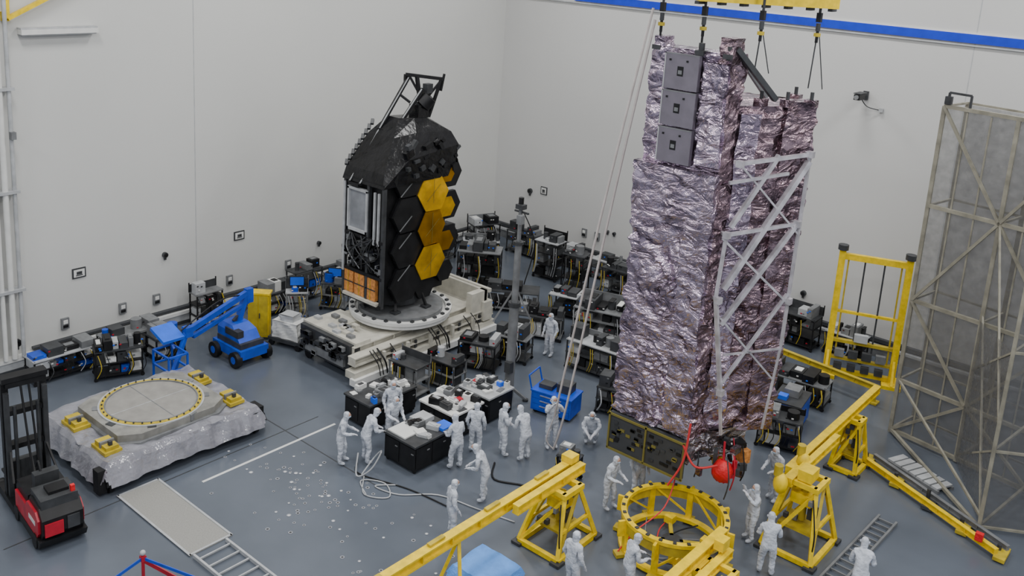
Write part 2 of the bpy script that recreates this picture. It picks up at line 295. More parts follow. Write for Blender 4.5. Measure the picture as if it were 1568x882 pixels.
for i in range(10): o.tube([(random.uniform(-1,1),-1.84,4.8),(random.uniform(-1,1),-1.92,4.2),(random.uniform(-1,1),-1.84,3.5)],.025,random.choice([BLK,DGR,GRY]))
for i in range(3):
    x=-.75+.62*i; o.bx(x-.28,x+.26,-1.78,-1.62,2.4,3.25,COP); o.bx(x-.02,x,-1.8,-1.77,2.4,3.25,YEL2); o.bx(x-.28,x+.26,-1.8,-1.77,2.8,2.84,DGR)
o.bx(-.95,.95,-1.9,-1.7,2.28,2.38,CREAM)
rings=[[(-1.15,-1.85,6.8),(1.1,-1.85,6.8),(1.3,-.9,6.9),(1.3,1.6,6.9),(.8,1.9,6.8),(-1.15,1.8,6.8)],
 [(-1.1,-1.7,7.3),(.95,-1.7,7.3),(1.3,-.8,7.8),(1.35,1.75,8.1),(.8,2.0,7.9),(-1.1,1.7,7.6)],
 [(-.75,-1.0,8.5),(.55,-.9,8.5),(1.0,-.2,8.7),(1.15,1.5,8.6),(.7,1.8,8.5),(-.8,1.5,8.6)],
 [(-.35,-.4,9.15),(.25,-.4,9.15),(.55,.1,9.15),(.6,.7,9.1),(.4,.9,9.1),(-.3,.8,9.1)]]
o.loft(rings,BLKF)
for k in range(9):
    t=k/8; o.beam((-1.1+.35*t,-1.72+.9*t,7.3+1.5*t),(-1.2+.35*t,-1.6+.9*t,7.45+1.5*t),.12,DGR)
for i in range(22):
    o.box((1.28+random.uniform(-.05,.08),random.uniform(-1.0,1.8),random.uniform(7.1,8.4)),(.18,random.uniform(.1,.4),random.uniform(.1,.3)),random.choice([BLK,BLKF,DGR]),Matrix.Rotation(random.random(),3,'X'))
for a,b,t in [((-.75,-1.85,6.7),(.0,.3,10.65),.12),((-.2,-1.85,6.7),(.45,.6,10.2),.12),((-.75,-1.85,6.7),(-.2,-1.85,6.7),.12),((-.4,-.85,8.7),(.05,-.7,8.6),.09),((-.15,-.1,10.0),(.3,.1,9.7),.08),
  ((-.1,.2,10.7),(.75,1.4,10.55),.12),((.2,.5,10.65),(.35,.7,9.1),.12),((.7,1.3,10.55),(.5,.9,9.1),.10),((.0,.3,10.65),(.5,1.0,9.2),.09),((.7,1.35,10.55),(.2,.5,9.3),.08),((.75,1.4,10.75),(.7,1.3,10.1),.07),((-.7,-1.2,7.9),(-1.0,1.2,8.6),.08),((-1.1,-.6,7.2),(-.9,.4,8.9),.1),((-.1,.2,10.7),(-.1,.2,10.3),.1)]:
    o.beam(a,b,t,BLK)
o.beam((-.68,-1.9,6.8),(.04,.22,10.6),.035,LGR); o.beam((-.12,-1.9,6.8),(.48,.5,10.2),.035,LGR)
o.cyl((.35,.7,9.6),(.55,.9,9.9),.36,BLK,r2=.3,seg=10); o.cyl((.2,.5,9.2),(.35,.6,9.6),.2,DGR,seg=8); o.box((.3,.6,9.35),(.5,.6,.5),BLKF); o.box((.45,.85,10.2),(.25,.3,.35),DGR)
def hexp(y,z,x,r,t,m,tilt=0.,mt=0.):
    vs=[];
    for dx in(0,t):
        for k in range(6):
            a=math.pi/3*k; vs.append((x+dx+tilt*math.cos(a)+mt*math.sin(a),y+r*math.cos(a),z+r*math.sin(a)))
    o.add(vs,[tuple(range(6,12)),tuple(reversed(range(6)))]+[(k,(k+1)%6,6+(k+1)%6,6+k) for k in range(6)],m)
r=.79
for k,z in enumerate((3.62,4.99,6.36)): hexp(.52,z,1.02,r*1.04,.2,BLK); hexp(.52,z,1.28,r*.98,.04,(GOLD2,GOLD,GOLD2)[k],(.03,-.05,.05)[k],(.05,0,-.06)[k])
for k,z in enumerate((4.305,5.675,6.95)): hexp(1.58,z,1.0,r*.8,.16,BLK); hexp(1.30,z,1.27,r*(.56,.56,.4)[k],.03,(GOLD,GOLD2,GOLD)[k],.03)
for z in(3.0,7.4): hexp(1.5,z,1.0,r*.6,.16,BLK)
for z in(2.94,4.305,5.675,7.04): hexp(-.64,z,1.02,r,.1,BLKF); hexp(-.66,z,1.12,r*.95,.1,BLK)
for z in(2.6,7.4): hexp(.45,z,1.0,r*.7,.14,BLK)
for z in(3.2,4.46,5.12,6.44): o.beam((1.25,-1.1,z),(1.25,-.5,z+.5),.03,GRY)
for z in(3.62,4.99,6.36): o.beam((1.345,.52,z-.6),(1.345,.52,z+.6),.012,OLV); o.beam((1.345,.17,z-.3),(1.345,.87,z+.3),.012,OLV)
o.cyl((0,0,2.3),(0,0,1.95),1.0,DGR,seg=20)
for a in range(6):
    c,s_=math.cos(a*1.047+.3),math.sin(a*1.047+.3); o.beam((.9*c,.9*s_,2.9),(1.35*c,1.35*s_,1.86),.09,BLK); o.box((1.35*c,1.35*s_,1.84),(.3,.3,.06),DGR)
o.done()
o=MB('telescope_stand',(7.45,-14.1,0))
o.cyl((0,0,1.45),(0,0,1.6),1.95,WHITE,seg=40); o.cyl((0,0,1.6),(0,0,1.78),1.65,GRY,seg=40); o.ring((0,0),1.78,2.0,1.6,1.72,WHITE); o.cyl((0,0,1.25),(0,0,1.45),1.5,GRY,seg=32)
for k in range(24):
    t=k*math.pi/12; o.box((1.88*math.cos(t),1.88*math.sin(t),1.75),(.12,.12,.08),DGR)
o.bx(-1.6,1.1,-3.0,3.2,.95,1.25,CREAM)
o.ibeam((1.45,-3.7,.95),(1.45,3.7,.95),.4,.32,CREAM); o.ibeam((1.0,-3.4,1.15),(1.0,3.5,1.15),.45,.3,CREAM); o.bx(1.25,1.75,-3.8,3.7,.35,.62,CREAM); o.bx(1.6,1.9,-3.9,3.7,.18,.42,WHITE); o.ibeam((-1.6,-3.0,.95),(-1.6,3.5,.95),.4,.5,CREAM)
o.bx(-1.4,1.0,-3.0,3.1,.35,.9,DGR)
o.bx(-1.2,1.6,3.15,3.35,.5,1.95,CREAM); o.bx(1.3,1.6,2.4,3.3,1.1,1.95,CREAM); o.bx(-1.3,1.7,3.3,3.45,1.85,2.0,CREAM); o.bx(1.25,1.75,3.0,3.5,.7,1.5,CREAM)
o.bx(-1.7,1.1,-3.5,-3.0,.35,1.35,DGR); o.bx(-1.6,.9,-3.62,-3.5,.5,.8,GRY); o.bx(-1.8,1.2,-3.3,-2.6,1.25,1.42,CREAM); o.bx(-1.7,-.4,-2.6,-1.6,1.25,1.4,CREAM)
for i in range(30): o.box((random.uniform(-1.5,.9),-3.6,random.uniform(.5,1.25)),(.25,.14,.15),random.choice([BLK,GRY,DGR,BLK,DGR]))
for i in range(12): o.box((random.uniform(-1.5,.9),random.uniform(-3.2,-2.2),1.47),(.3,.2,.1),random.choice([LGR,GRY,CREAM,LGR]))
for x in(-1.4,1.5):
    for y in(-3.3,-1,1.2,3.2): o.wheel((x,y,.2),.2,.15,BLK); o.box((x,y,.38),(.25,.3,.15),DGR)
for y in(-2.4,-1.2,0,1.2,2.4): o.box((1.72,y,.8),(.12,.12,.5),CREAM); o.box((1.62,y+.5,.8),(.06,.1,.3),DGR)
for i in range(12): y=random.uniform(-3,3); o.tube([(1.6,y,1.2),(1.95,y+.1,.8),(1.9,y+.3,.25)],.02,BLK)
o.done()
# ------------------------------------------------------------ shipping base with ring
o=MB('telescope_shipping_base',(7.3,-24.5,0))
o.bx(-1.95,1.95,-2.4,2.4,.12,.5,DGR)
for x in(-1.95,1.95): o.beam((x,-2.5,.35),(x,2.5,.35),.2,BLK,.34)
for y in(-2.45,2.45): o.beam((-2.05,y,.35),(2.05,y,.35),.2,BLK,.34)
for x in(-1.95,1.95):
    for y in(-2.4,2.4): o.wheel((x,y+.0,.16),.16,.14,BLK); o.box((x,y,.5),(.3,.3,.5),DGR)
def drape(x0,x1,y0,y1,z,hang,m,seed,amp=1.):
    cell=.1; nx=int((x1-x0)/cell);ny=int((y1-y0)/cell); H=int(hang/cell); vs=[];idx={}
    for i in range(-H,nx+H+1):
        for j in range(-H,ny+H+1):
            ox=max(0,-i,i-nx);oy=max(0,-j,j-ny); 
            if ox and oy and ox+oy>H+1: continue
            px=x0+(x1-x0)*min(max(i,0),nx)/nx; py=y0+(y1-y0)*min(max(j,0),ny)/ny; dn=max(ox,oy)*cell
            p=Vector((px,py,z-dn)); out=Vector(((-1 if i<0 else 1 if i>nx else 0)*ox,(-1 if j<0 else 1 if j>ny else 0)*oy,0))*.045
            rr=1-abs(noise.noise(Vector((px*1.6+seed,py*1.6,dn*.6))))*2.5
            p+=out+amp*(noise.noise_vector(Vector((px*1.5+seed,py*1.5,dn*1.2)))*.06+Vector((0,0,.05*rr if not(ox or oy) else 0))+out.normalized()*.08*rr+noise.noise_vector(Vector((px*5,py*5+seed,dn*3)))*.025); idx[i,j]=len(vs); vs.append(p)
    fs=[(idx[i,j],idx[i+1,j],idx[i+1,j+1],idx[i,j+1]) for (i,j) in idx if all(k in idx for k in((i+1,j),(i+1,j+1),(i,j+1)))]
    o.add(vs,fs,m)
drape(-1.98,1.98,-2.46,2.46,.9,.7,PLAS,2.,1.)
o.prism([(-1.5,-1.2),(-1.2,-1.75),(1.2,-1.75),(1.55,-1.2),(1.55,1.2),(1.2,1.75),(-1.2,1.75),(-1.5,1.2)],.95,1.18,PLAT)
o.prism([(-1.6,-1.3),(-1.3,-1.85),(1.3,-1.85),(1.65,-1.3),(1.65,1.3),(1.3,1.85),(-1.3,1.85),(-1.6,1.3)],.86,.97,GRY)
for k in range(8):
    t=k*math.pi/4+.3; o.box((1.5*math.cos(t),1.6*math.sin(t),1.1),(.25,.25,.2),random.choice([GRY,LGR,DGR]),Matrix.Rotation(t,3,'Z'))
o.cyl((0,0,1.18),(0,0,1.2),1.36,TAN,seg=48); o.ring((0,0),1.38,1.50,1.18,1.22,YEL2); o.ring((0,0),1.50,1.56,1.18,1.21,LGR); o.ring((0,0),1.34,1.38,1.18,1.23,GRY)
o.bx(-.012,.012,-1.34,1.34,1.2,1.206,LGR); o.bx(-1.34,1.34,-.012,.012,1.2,1.206,GRY)
for k in range(36):
    t=k*math.pi/18; o.cyl((1.44*math.cos(t),1.44*math.sin(t),1.22),(1.44*math.cos(t),1.44*math.sin(t),1.26),.028,DGR,seg=6)
for x,y in((-.6,-2.1),(1.25,-2.1),(-.7,2.05),(1.15,2.05)):
    o.bx(x-.40,x+.40,y-.26,y+.26,.93,1.03,YEL2); o.bx(x-.3,x-.05,y-.2,y+.2,1.03,1.17,YEL2); o.bx(x+.05,x+.32,y-.18,y+.2,1.03,1.13,YEL2); o.box((x,y,1.1),(.08,.42,.2),GRY); o.box((x+.2,y,1.2),(.1,.1,.12),DGR)
o.box((1.7,2.6,.5),(.5,.3,.6),BLK); o.box((1.9,-2.65,.45),(.3,.25,.7),BLK); o.wheel((1.6,2.75,.25),.25,.2,BLK,'x')
o.done()
# ------------------------------------------------------------ forklift
o=MB('forklift',(9.25,-28.7,0),-.12)
def side(prof,y0,y1,m): 
    n=len(prof); o.add([(x,y0,z) for x,z in prof]+[(x,y1,z) for x,z in prof],[tuple(range(n)),tuple(reversed(range(n,2*n)))]+[(k,n+k,n+(k+1)%n,(k+1)%n) for k in range(n)],m)
side([(-.6,.25),(1.35,.25),(1.5,.5),(1.5,.9),(1.25,1.15),(.6,1.2),(.45,1.0),(-.1,.95),(-.6,.95)],-.5,.5,BLK)
side([(-.5,.3),(1.2,.3),(1.35,.5),(1.35,.85),(1.15,1.02),(.5,1.02),(.35,.85),(-.5,.85)],-.565,.565,RED); side([(x*1.01,z) for x,z in [(-.6,.12),(1.4,.12),(1.52,.35),(-.6,.35)]],-.58,.58,BLK)
o.bx(1.45,1.54,-.45,.0,.45,.8,RED)
o.bx(.5,1.3,-.45,.45,1.1,1.34,DGR); o.bx(-.55,.4,-.5,.5,.95,1.1,BLK); o.bx(.1,.35,-.3,.3,1.1,1.55,DGR); o.bx(1.4,1.53,.1,.4,.5,.85,DGR); o.bx(.7,1.1,-.2,.3,1.34,1.42,BLK); o.tube([(.2,-.1,1.5),(.0,-.1,1.75),(-.2,-.1,1.5)],.03,BLK); o.box((.9,-.572,.7),(.5,.01,.12),WHITE)
for x in(-.4,1.1):
    for y in(-.5,.5): o.wheel((x,y,.2),.2,.2,BLK)
for y in(-.48,.48):
    o.bx(-1.45,-1.25,y-.09,y+.09,.1,3.55,BLK); o.bx(-1.25,-1.1,y-.06,y+.06,.1,3.3,DGR); o.bx(-1.9,-.6,y-.12,y+.12,.06,.28,BLK); o.cyl((-1.15,y*.6,.3),(-1.15,y*.6,2.9),.05,DGR)
    o.wheel((-2.2,y,.14),.14,.12,BLK); o.bx(-2.3,-1.4,y-.1,y+.1,.1,.24,BLK)
for z in(.5,1.7,2.7,3.5): o.bx(-1.45,-1.15,-.48,.48,z-.07,z+.07,BLK)
o.bx(-1.5,-1.3,-.4,.4,.5,1.2,DGR)
for y in(-.28,.28): o.bx(-2.6,-1.5,y-.07,y+.07,.3,.36,BLK); o.bx(-1.55,-1.48,y-.07,y+.07,.3,1.0,BLK)
o.box((-1.3,0,3.66),(.35,1.15,.14),BLK); o.tube([(-1.2,.1,3.5),(-.9,.1,2.4),(-.6,.1,1.1)],.03,BLK); o.tube([(-1.2,-.1,3.5),(-.8,-.1,2.2),(-.5,-.1,1.1)],.03,BLK); o.box((1.2,.35,1.42),(.1,.1,.16),REDB)
for y in(-.55,.0,.55): o.beam((-.6,y,.95),(-1.2,y*.8,1.7),.05,BLK)
o.done()
# ------------------------------------------------------------ boom lift
o=MB('boom_lift',(4.3,-19.25,0))
o.bx(-.9,.9,-.6,.6,.3,.65,BLU); o.bx(-.75,.75,-.5,.5,.65,.85,DGR)
for x in(-.65,.65):
    for y in(-.65,.65): o.wheel((x,y,.3),.3,.22,BLK); o.wheel((x,y,.3),.14,.24,BLU)
o.loft([[(-.8,-.45,.85),(.6,-.45,.85),(.6,.45,.85),(-.8,.45,.85)],[(-.8,-.45,1.15),(.35,-.45,1.15),(.35,.45,1.15),(-.8,.45,1.15)],[(-.7,-.35,1.35),(0,-.35,1.35),(0,.35,1.35),(-.7,.35,1.35)]],BLU)
o.bx(-.3,.5,-.46,-.2,1.0,1.25,DGR)
o.beam((-.3,.1,1.3),(-.35,.5,2.35),.2,BLU,.2); o.beam((-.3,-.1,1.35),(-.35,.5,1.75),.12,DGR); o.beam((-.35,.6,2.35),(.2,-2.3,1.75),.17,BLU,.2); o.beam((-.35,.55,1.95),(.2,-2.1,1.5),.13,BLU,.14); o.box((-.35,.6,2.2),(.22,.28,.55),BLU)
o.cyl((-.3,0,1.6),(-.05,-1.2,1.8),.05,ALU); o.beam((.2,-2.3,1.85),(.45,-3.0,.55),.14,BLU); o.box((.2,-2.3,1.75),(.28,.28,.36),BLU)
for z in(.35,.85,1.35,):
    for a,b in(((0,-3.5),(1.0,-3.5)),((1.0,-3.5),(1.0,-2.8)),((0,-3.5),(0,-2.8)),((0,-2.8),(1.0,-2.8))): o.beam((a[0],a[1],z),(b[0],b[1],z),.06,BLU)
for x,y in((0,-3.5),(1,-3.5),(1,-2.8),(0,-2.8)): o.beam((x,y,.3),(x,y,1.35),.06,BLU)
o.bx(0,1,-3.5,-2.8,.25,.32,DGR); o.box((-.1,-2.9,1.75),(.9,.8,.12),SCR,Matrix.Rotation(.3,3,'Y')); o.beam((-.1,-2.9,1.7),(.3,-2.9,1.3),.08,BLU); o.tube([(-.3,.3,2.3),(.1,-1,2.5),(.3,-2.6,1.9)],.025,BLK)
for x in(.2,.8):
    for y in(-3.4,-3.0): o.cyl((x,y,0),(x,y,.26),.06,BLK)
o.done()
o=MB('yellow_cabinet',(3.3,-17.7,0),.7); o.bx(-.4,.4,-.2,.2,.1,1.85,YEL); o.bx(-.37,-.01,-.22,-.2,.15,1.8,YEL2); o.bx(.01,.37,-.22,-.2,.15,1.8,YEL2); o.bx(-.45,.45,-.24,.24,1.85,1.92,YEL); o.bx(-.4,.4,-.2,.2,0,.1,DGR); o.box((.06,-.25,1),(.03,.05,.2),DGR); o.done()
# ------------------------------------------------------------ generic carts & racks
def rack(name,x,y,yaw,w,d,h,seed,pal=None,shelves=3,screen=False,fm=DGR,frame=True):
    rnd=random.Random(seed); pal=pal or [BLK,DGR,GRY,LGR,DGR,WHITE,BLU,GRY]
    o=MB(name,(x,y,0),yaw)
    for sx in(-1,1):
        for sy in(-1,1):
            X,Y=sx*(w/2-.04),sy*(d/2-.04); o.beam((X,Y,.12),(X,Y,h),.05,fm); o.wheel((X,Y,.07),.07,.05,BLK)
    for i in range(shelves):
        z=.18+(h-.2)*i/max(1,shelves-1); o.bx(-w/2,w/2,-d/2,d/2,z-.02,z+.02,fm if i<shelves-1 else rnd.choice([LGR,GRY,DGR,DGR]))
        gap=(h-.2)/max(1,shelves-1)*.85 if i<shelves-1 else .5; X=-w/2+.05
        while X<w/2-.15:
            bw=rnd.uniform(.12,.6); bw=min(bw,w/2-.03-X); bh=rnd.uniform(.25,.95)*gap; bd=rnd.uniform(.5,.95)*d
            if rnd.random()<.85 and bw>.08:
                m=rnd.choice(pal)
                if i==shelves-1 and rnd.random()<.3: o.cyl((X+bw/2,0,z+.02),(X+bw/2,0,z+.02+bh),min(bw/2,.2),m,seg=12)
                else: o.bx(X,X+bw,-bd/2,bd/2,z+.02,z+.02+bh,m)
                for q in range(rnd.randint(0,3)): o.box((X+bw*rnd.random(),-bd/2-.01,z+.04+bh*rnd.uniform(.2,.8)),(.07,.02,.04),rnd.choice([WHITE,BLK,SCR,RED,GRY]))
                if rnd.random()<.3: o.box((X+bw/2,0,z+.03+bh),(bw*.6,bd*.5,.03),rnd.choice([WHITE,GRY,BLK]))
            X+=bw+.04
    for q in range(8):
        a=rnd.uniform(-w/2,w/2); o.tube([(a,-d/2,h*.9),(a+.1,-d/2-.12,h*.5),(a-.05,-d/2-.05,h*.15)],.015,rnd.choice([BLK,BLK,LGR,YEL2]),seg=5,sub=4)
    if frame: 
        e=rnd.uniform(.2,.6); o.beam((-w/2,d/2-.04,h),(-w/2,d/2-.04,h+e),.04,fm); o.beam((w/2,d/2-.04,h),(w/2,d/2-.04,h+e),.04,fm); o.bx(-w/2,w/2,d/2-.06,d/2-.03,h,h+e*.8,rnd.choice([DGR,GRY,BLK]))
    if screen:
        o.bx(-.3,.3,-.03,.03,h+.22,h+.62,BLK); o.bx(-.27,.27,-.045,-.03,h+.25,h+.59,SCR); o.cyl((0,0,h),(0,0,h+.25),.03,BLK)
    return o.done()
PD=[BLK,BLK,DGR,DGR,GRY,BLK,DGR,LGR,GRY,DGR]
K=[('equipment_cart',1.4,-24.6,1.57,2.2,.8,.9),('equipment_cart',2.7,-23.2,1.2,1.6,.8,1.1),('workbench',1.3,-22.0,1.57,2.2,.8,.9),('equipment_cart',2.4,-21.2,1.57,1.2,.8,.9),('tool_rack',1.0,-18.6,1.57,1.2,.6,1.5),
('equipment_cart',1.6,-15.9,1.57,1.6,.8,1.0),('computer_cart',2.9,-15.6,.9,.9,.6,1.3),('tool_rack',1.2,-13.9,1.57,1.5,.7,1.4),('computer_cart',2.9,-13.6,.6,1.1,.7,1.2),('equipment_cart',1.3,-11.2,1.57,1.6,.8,1.1),
('equipment_rack',1.2,-8.6,1.57,1.6,.8,1.3),('equipment_rack',1.3,-5.8,1.57,2.0,.9,1.5),('equipment_rack',3.2,-4.6,.8,1.8,.8,1.3),('electronics_rack',5.1,-6.8,.6,2.0,1.2,1.8),('equipment_rack',1.6,-2.6,1.2,1.6,.8,1.4),
('equipment_rack',3.6,-1.6,0,1.9,.8,1.2),('electronics_rack',6.6,-3.4,.1,1.3,.9,1.9),('electronics_rack',8.6,-4.0,.2,1.1,.9,1.9),('equipment_cart',6.2,-1.2,0,1.8,.8,.9),('equipment_cart',8.8,-1.4,0,1.8,.8,1.0),
('workbench',8.0,-7.8,.6,2.3,1.1,.95),('workbench',10.4,-6.4,.3,2.2,1.0,1.0),('equipment_rack',10.8,-3.4,.1,1.8,.9,1.6),('equipment_rack',13.0,-4.4,.4,1.9,.9,1.5),('equipment_rack',12.8,-7.7,.3,2.4,1.2,1.5),
('workbench',10.6,-9.2,.5,2.0,1.0,1.0),('equipment_rack',14.3,-10.2,.1,2.4,1.0,1.2),('equipment_rack',15.4,-6.4,.2,2.0,1.0,1.4),('equipment_rack',16.2,-3.0,.2,2.0,.9,1.3),
('equipment_cart',11.1,-15.3,.1,1.4,.8,1.1),('equipment_cart',10.6,-16.6,.1,1.3,.8,1.2),('equipment_cart',10.9,-13.2,.4,1.5,.9,1.1),('equipment_cart',11.3,-11.7,.3,1.4,.8,1.0),('equipment_cart',16.7,-12.3,.3,1.6,.8,1.0),
('equipment_rack',18.3,-1.6,0,2.0,.9,1.4),('equipment_rack',17.6,-5.0,.2,1.6,.8,1.0),('workbench',20.6,-6.4,.1,2.2,1.0,.9),('equipment_cart',20.4,-1.2,0,1.6,.8,1.0),('equipment_cart',21.6,-10.2,.3,1.4,.8,1.1),('workbench',18.8,-8.4,.2,2.0,.9,1.0),('equipment_cart',17.3,-10.2,.3,1.4,.8,1.1),
('tool_cart',17.9,-16.9,.2,.7,.5,.8)]
for i,(n,x,y,a,w,d,h) in enumerate(K):
    rack(n,x,y,a,w,d,h,100+i,pal=PD if i>9 else None,shelves=2 if 'bench' in n else 3 if h<1.3 else 4,screen='computer' in n,fm=random.choice([DGR,BLK,GRY,BLK]),frame=(h>1.05 and i%2==0))
o=MB('blue_tool_chest',(15.1,-13.9,0),.2); o.bx(-.75,.75,-.45,.45,.12,.8,BLU)
for i in range(3): o.bx(-.7,.7,-.47,-.45,.18+.2*i,.36+.2*i,BLU); o.bx(-.4,.4,-.5,-.47,.3+.2*i,.33+.2*i,ALU)
o.bx(-.78,.78,-.48,.48,.8,.85,BLU); o.box((.3,.1,1.0),(.5,.5,.3),DGR); o.box((-.35,0,.93),(.5,.4,.15),DGR); o.beam((-.78,-.4,.85),(-.9,-.4,1.3),.04,BLU); o.beam((-.78,.4,.85),(-.9,.4,1.3),.04,BLU); o.beam((-.9,-.4,1.3),(-.9,.4,1.3),.04,BLU)
for x in(-.6,.6):
    for y in(-.35,.35): o.wheel((x,y,.08),.08,.06,BLK)
o.done()
o=MB('blue_tool_chest',(21.2,-8.5,0),.15); o.bx(-.5,.5,-.7,.7,.12,1.0,BLU)
for i in range(4): o.bx(-.46,.46,-.72,-.7,.18+.2*i,.36+.2*i,BLU); o.bx(-.3,.3,-.75,-.72,.3+.2*i,.33+.2*i,ALU)
o.bx(-.52,.52,-.72,.72,1.0,1.05,DGR); o.box((0,.2,1.18),(.5,.6,.25),GRY); o.box((-.2,-.35,1.12),(.3,.3,.14),SCR)
for x in(-.4,.4):
    for y in(-.6,.6): o.wheel((x,y,.08),.08,.06,BLK)
o.done()
o=MB('wrapped_pump_cart',(4.65,-17.25,0),.3)
o.bx(-.75,.75,-.4,.4,.2,.35,DGR); o.foilgrid([(-.55,-.35),(.55,-.35),(.55,.35),(-.55,.35)],.35,1.05,WHITE,amp=1.,seed=20); o.foilgrid([(-.3,-.25),(.3,-.25),(.3,.25),(-.3,.25)],1.0,1.3,LGR,amp=1.,seed=21)
for x in(-.6,.6):
    for y in(-.35,.35): o.wheel((x,y,.12),.12,.1,BLK)
o.beam((.75,-.4,.3),(.85,-.4,1.1),.05,GRY); o.beam((.75,.4,.3),(.85,.4,1.1),.05,GRY); o.beam((.85,-.4,1.1),(.85,.4,1.1),.05,GRY); o.done()
# ------------------------------------------------------------ instrument tables
def table(name,x0,x1,y0,y1,seed,side=BLK,top=LGR,h=.95,n=16):
    rnd=random.Random(seed); w=x1-x0;d=y1-y0; o=MB(name,((x0+x1)/2,(y0+y1)/2,0))
    o.bx(-w/2+.04,w/2-.04,-d/2+.04,d/2-.04,.1,h-.06,side); o.bx(-w/2,w/2,-d/2,d/2,h-.06,h,top)
    for i in range(max(1,int(w/.7))):
        X=-w/2+.08+i*.7; o.bx(X,X+.6,-d/2+.02,-d/2+.04,.18,h-.12,BLK); o.box((X+.5,-d/2+.01,h*.7),(.1,.02,.03),GRY)
    for i in range(max(1,int(d/.7))):
        Y=-d/2+.08+i*.7; o.bx(w/2-.04,w/2-.02,Y,Y+.6,.18,h-.12,BLK); o.box((w/2-.01,Y+.5,h*.7),(.02,.1,.03),GRY)
    for a in(-1,1):
        for b in(-1,1): o.wheel((a*(w/2-.12),b*(d/2-.12),.06),.06,.06,BLK)
    for i in range(n):
        bw,bd,bh=rnd.uniform(.12,.45),rnd.uniform(.12,.4),rnd.uniform(.01,.22); X=rnd.uniform(-w/2+bw/2,w/2-bw/2);Y=rnd.uniform(-d/2+bd/2,d/2-bd/2)
        m=rnd.choice([WHITE,WHITE,LGR,BLK,DGR,WHITE,GRY,RED if rnd.random()<.3 else WHITE,GRY,SCR if rnd.random()<.4 else LGR])
        o.box((X,Y,h+bh/2),(bw,bd,bh),m,Matrix.Rotation(rnd.uniform(-.4,.4),3,'Z'))
        if bh>.12: o.box((X,Y,h+bh+.01),(bw*.6,bd*.5,.02),rnd.choice([BLK,LGR,DGR]))
    return o
o=table('instrument_table',13.2,14.6,-20.2,-18.4,1,top=DGR,n=10); o.bx(-.62,.15,-.8,-.1,.955,1.0,WHITE); o.bx(.2,.64,.35,.82,.96,1.05,SCR); o.bx(-.6,-.1,.1,.7,.96,1.1,LGR); o.done()
table('instrument_table',10.5,11.8,-19.5,-17.4,2,top=DGR,n=18).done()
table('instrument_table',12.5,14.1,-18.0,-16.55,3,top=WHITE,n=26).done()
table('instrument_table',12.7,14.1,-16.3,-15.0,4,top=LGR,n=18).done()
# ------------------------------------------------------------ grey light mast
o=MB('camera_mast',(13.32,-14.33,0))
o.cyl((0,0,.05),(0,0,3.6),.17,GRY); o.cyl((0,0,3.6),(0,0,5.8),.12,GRY); o.cyl((0,0,5.8),(0,0,7.0),.07,GRY); o.ring((0,0),.1,.22,3.5,3.65,DGR,12); o.ring((0,0),.08,.18,5.75,5.85,DGR,12)
for a in(.5,2.1,3.67,5.2): o.beam((0,0,.5),(.62*math.cos(a),.62*math.sin(a),.06),.09,GRY); o.cyl((.62*math.cos(a),.62*math.sin(a),0),(.62*math.cos(a),.62*math.sin(a),.08),.1,DGR)
o.box((.05,-.05,7.1),(.3,.25,.16),DGR); o.cyl((0,0,7.15),(0,0,7.4),.09,BLK); o.box((.18,-.2,6.7),(.2,.2,.3),GRY); o.beam((-.25,0,6.9),(.35,0,6.9),.06,DGR); o.tube([(.15,0,6.9),(.45,.3,5.8),(.2,.2,4.3)],.02,BLK)
o.beam((0,0,4.2),(-.5,-.5,2.9),.05,GRY); o.beam((0,0,4.2),(.45,.4,3.0),.05,GRY)
o.box((.1,-.2,1.3),(.25,.2,.4),DGR); o.done()
# ------------------------------------------------------------ ring stand
o=MB('ring_stand',(21.95,-17.65,0))
o.ring((0,0),1.30,1.45,1.02,1.12,YEL); o.ring((0,0),1.36,1.42,.75,1.02,YEL2); o.ring((0,0),1.25,1.45,.1,.2,YEL)
for k in range(24):
    t=k*math.pi/12; c,s_=math.cos(t),math.sin(t); o.box((1.38*c,1.38*s_,1.13),(.09,.09,.04),DGR,Matrix.Rotation(t,3,'Z'))
for k in range(8):
    t=k*math.pi/4+.2; c,s_=math.cos(t),math.sin(t); R=Matrix.Rotation(t,3,'Z')
    o.box((1.4*c,1.4*s_,.6),(.1,.16,1.0),YEL,R); o.box((1.52*c,1.52*s_,.85),(.22,.07,.45),YEL,R); o.box((1.5*c,1.5*s_,.08),(.32,.26,.1),YEL2,R); o.beam((1.4*c,1.4*s_,.3),(1.35*math.cos(t+.7),1.35*math.sin(t+.7),1.0),.05,YEL)
for k in range(4):
    t=k*math.pi/2+.6; c,s_=math.cos(t),math.sin(t); o.beam((1.2*c,1.2*s_,.25),(.2*c,.2*s_,.25),.1,YEL2); o.box((.9*c,.9*s_,.35),(.25,.25,.2),YEL)
for k in range(10):
    t=k*.7; o.tube([(1.1*math.cos(t),1.1*math.sin(t),.3),(.8*math.cos(t+.4),.8*math.sin(t+.4),.12),(.5*math.cos(t+.9),.5*math.sin(t+.9),.05)],.02,random.choice([BLK,RROPE,GRY]))
o.tube([(-.6,1.0,1.6),(-.5,.3,.9),(-.7,-.8,.6),(-.9,-1.3,.1)],.02,RROPE)
o.cyl((0,0,.0),(0,0,.3),.3,DGR); o.done()
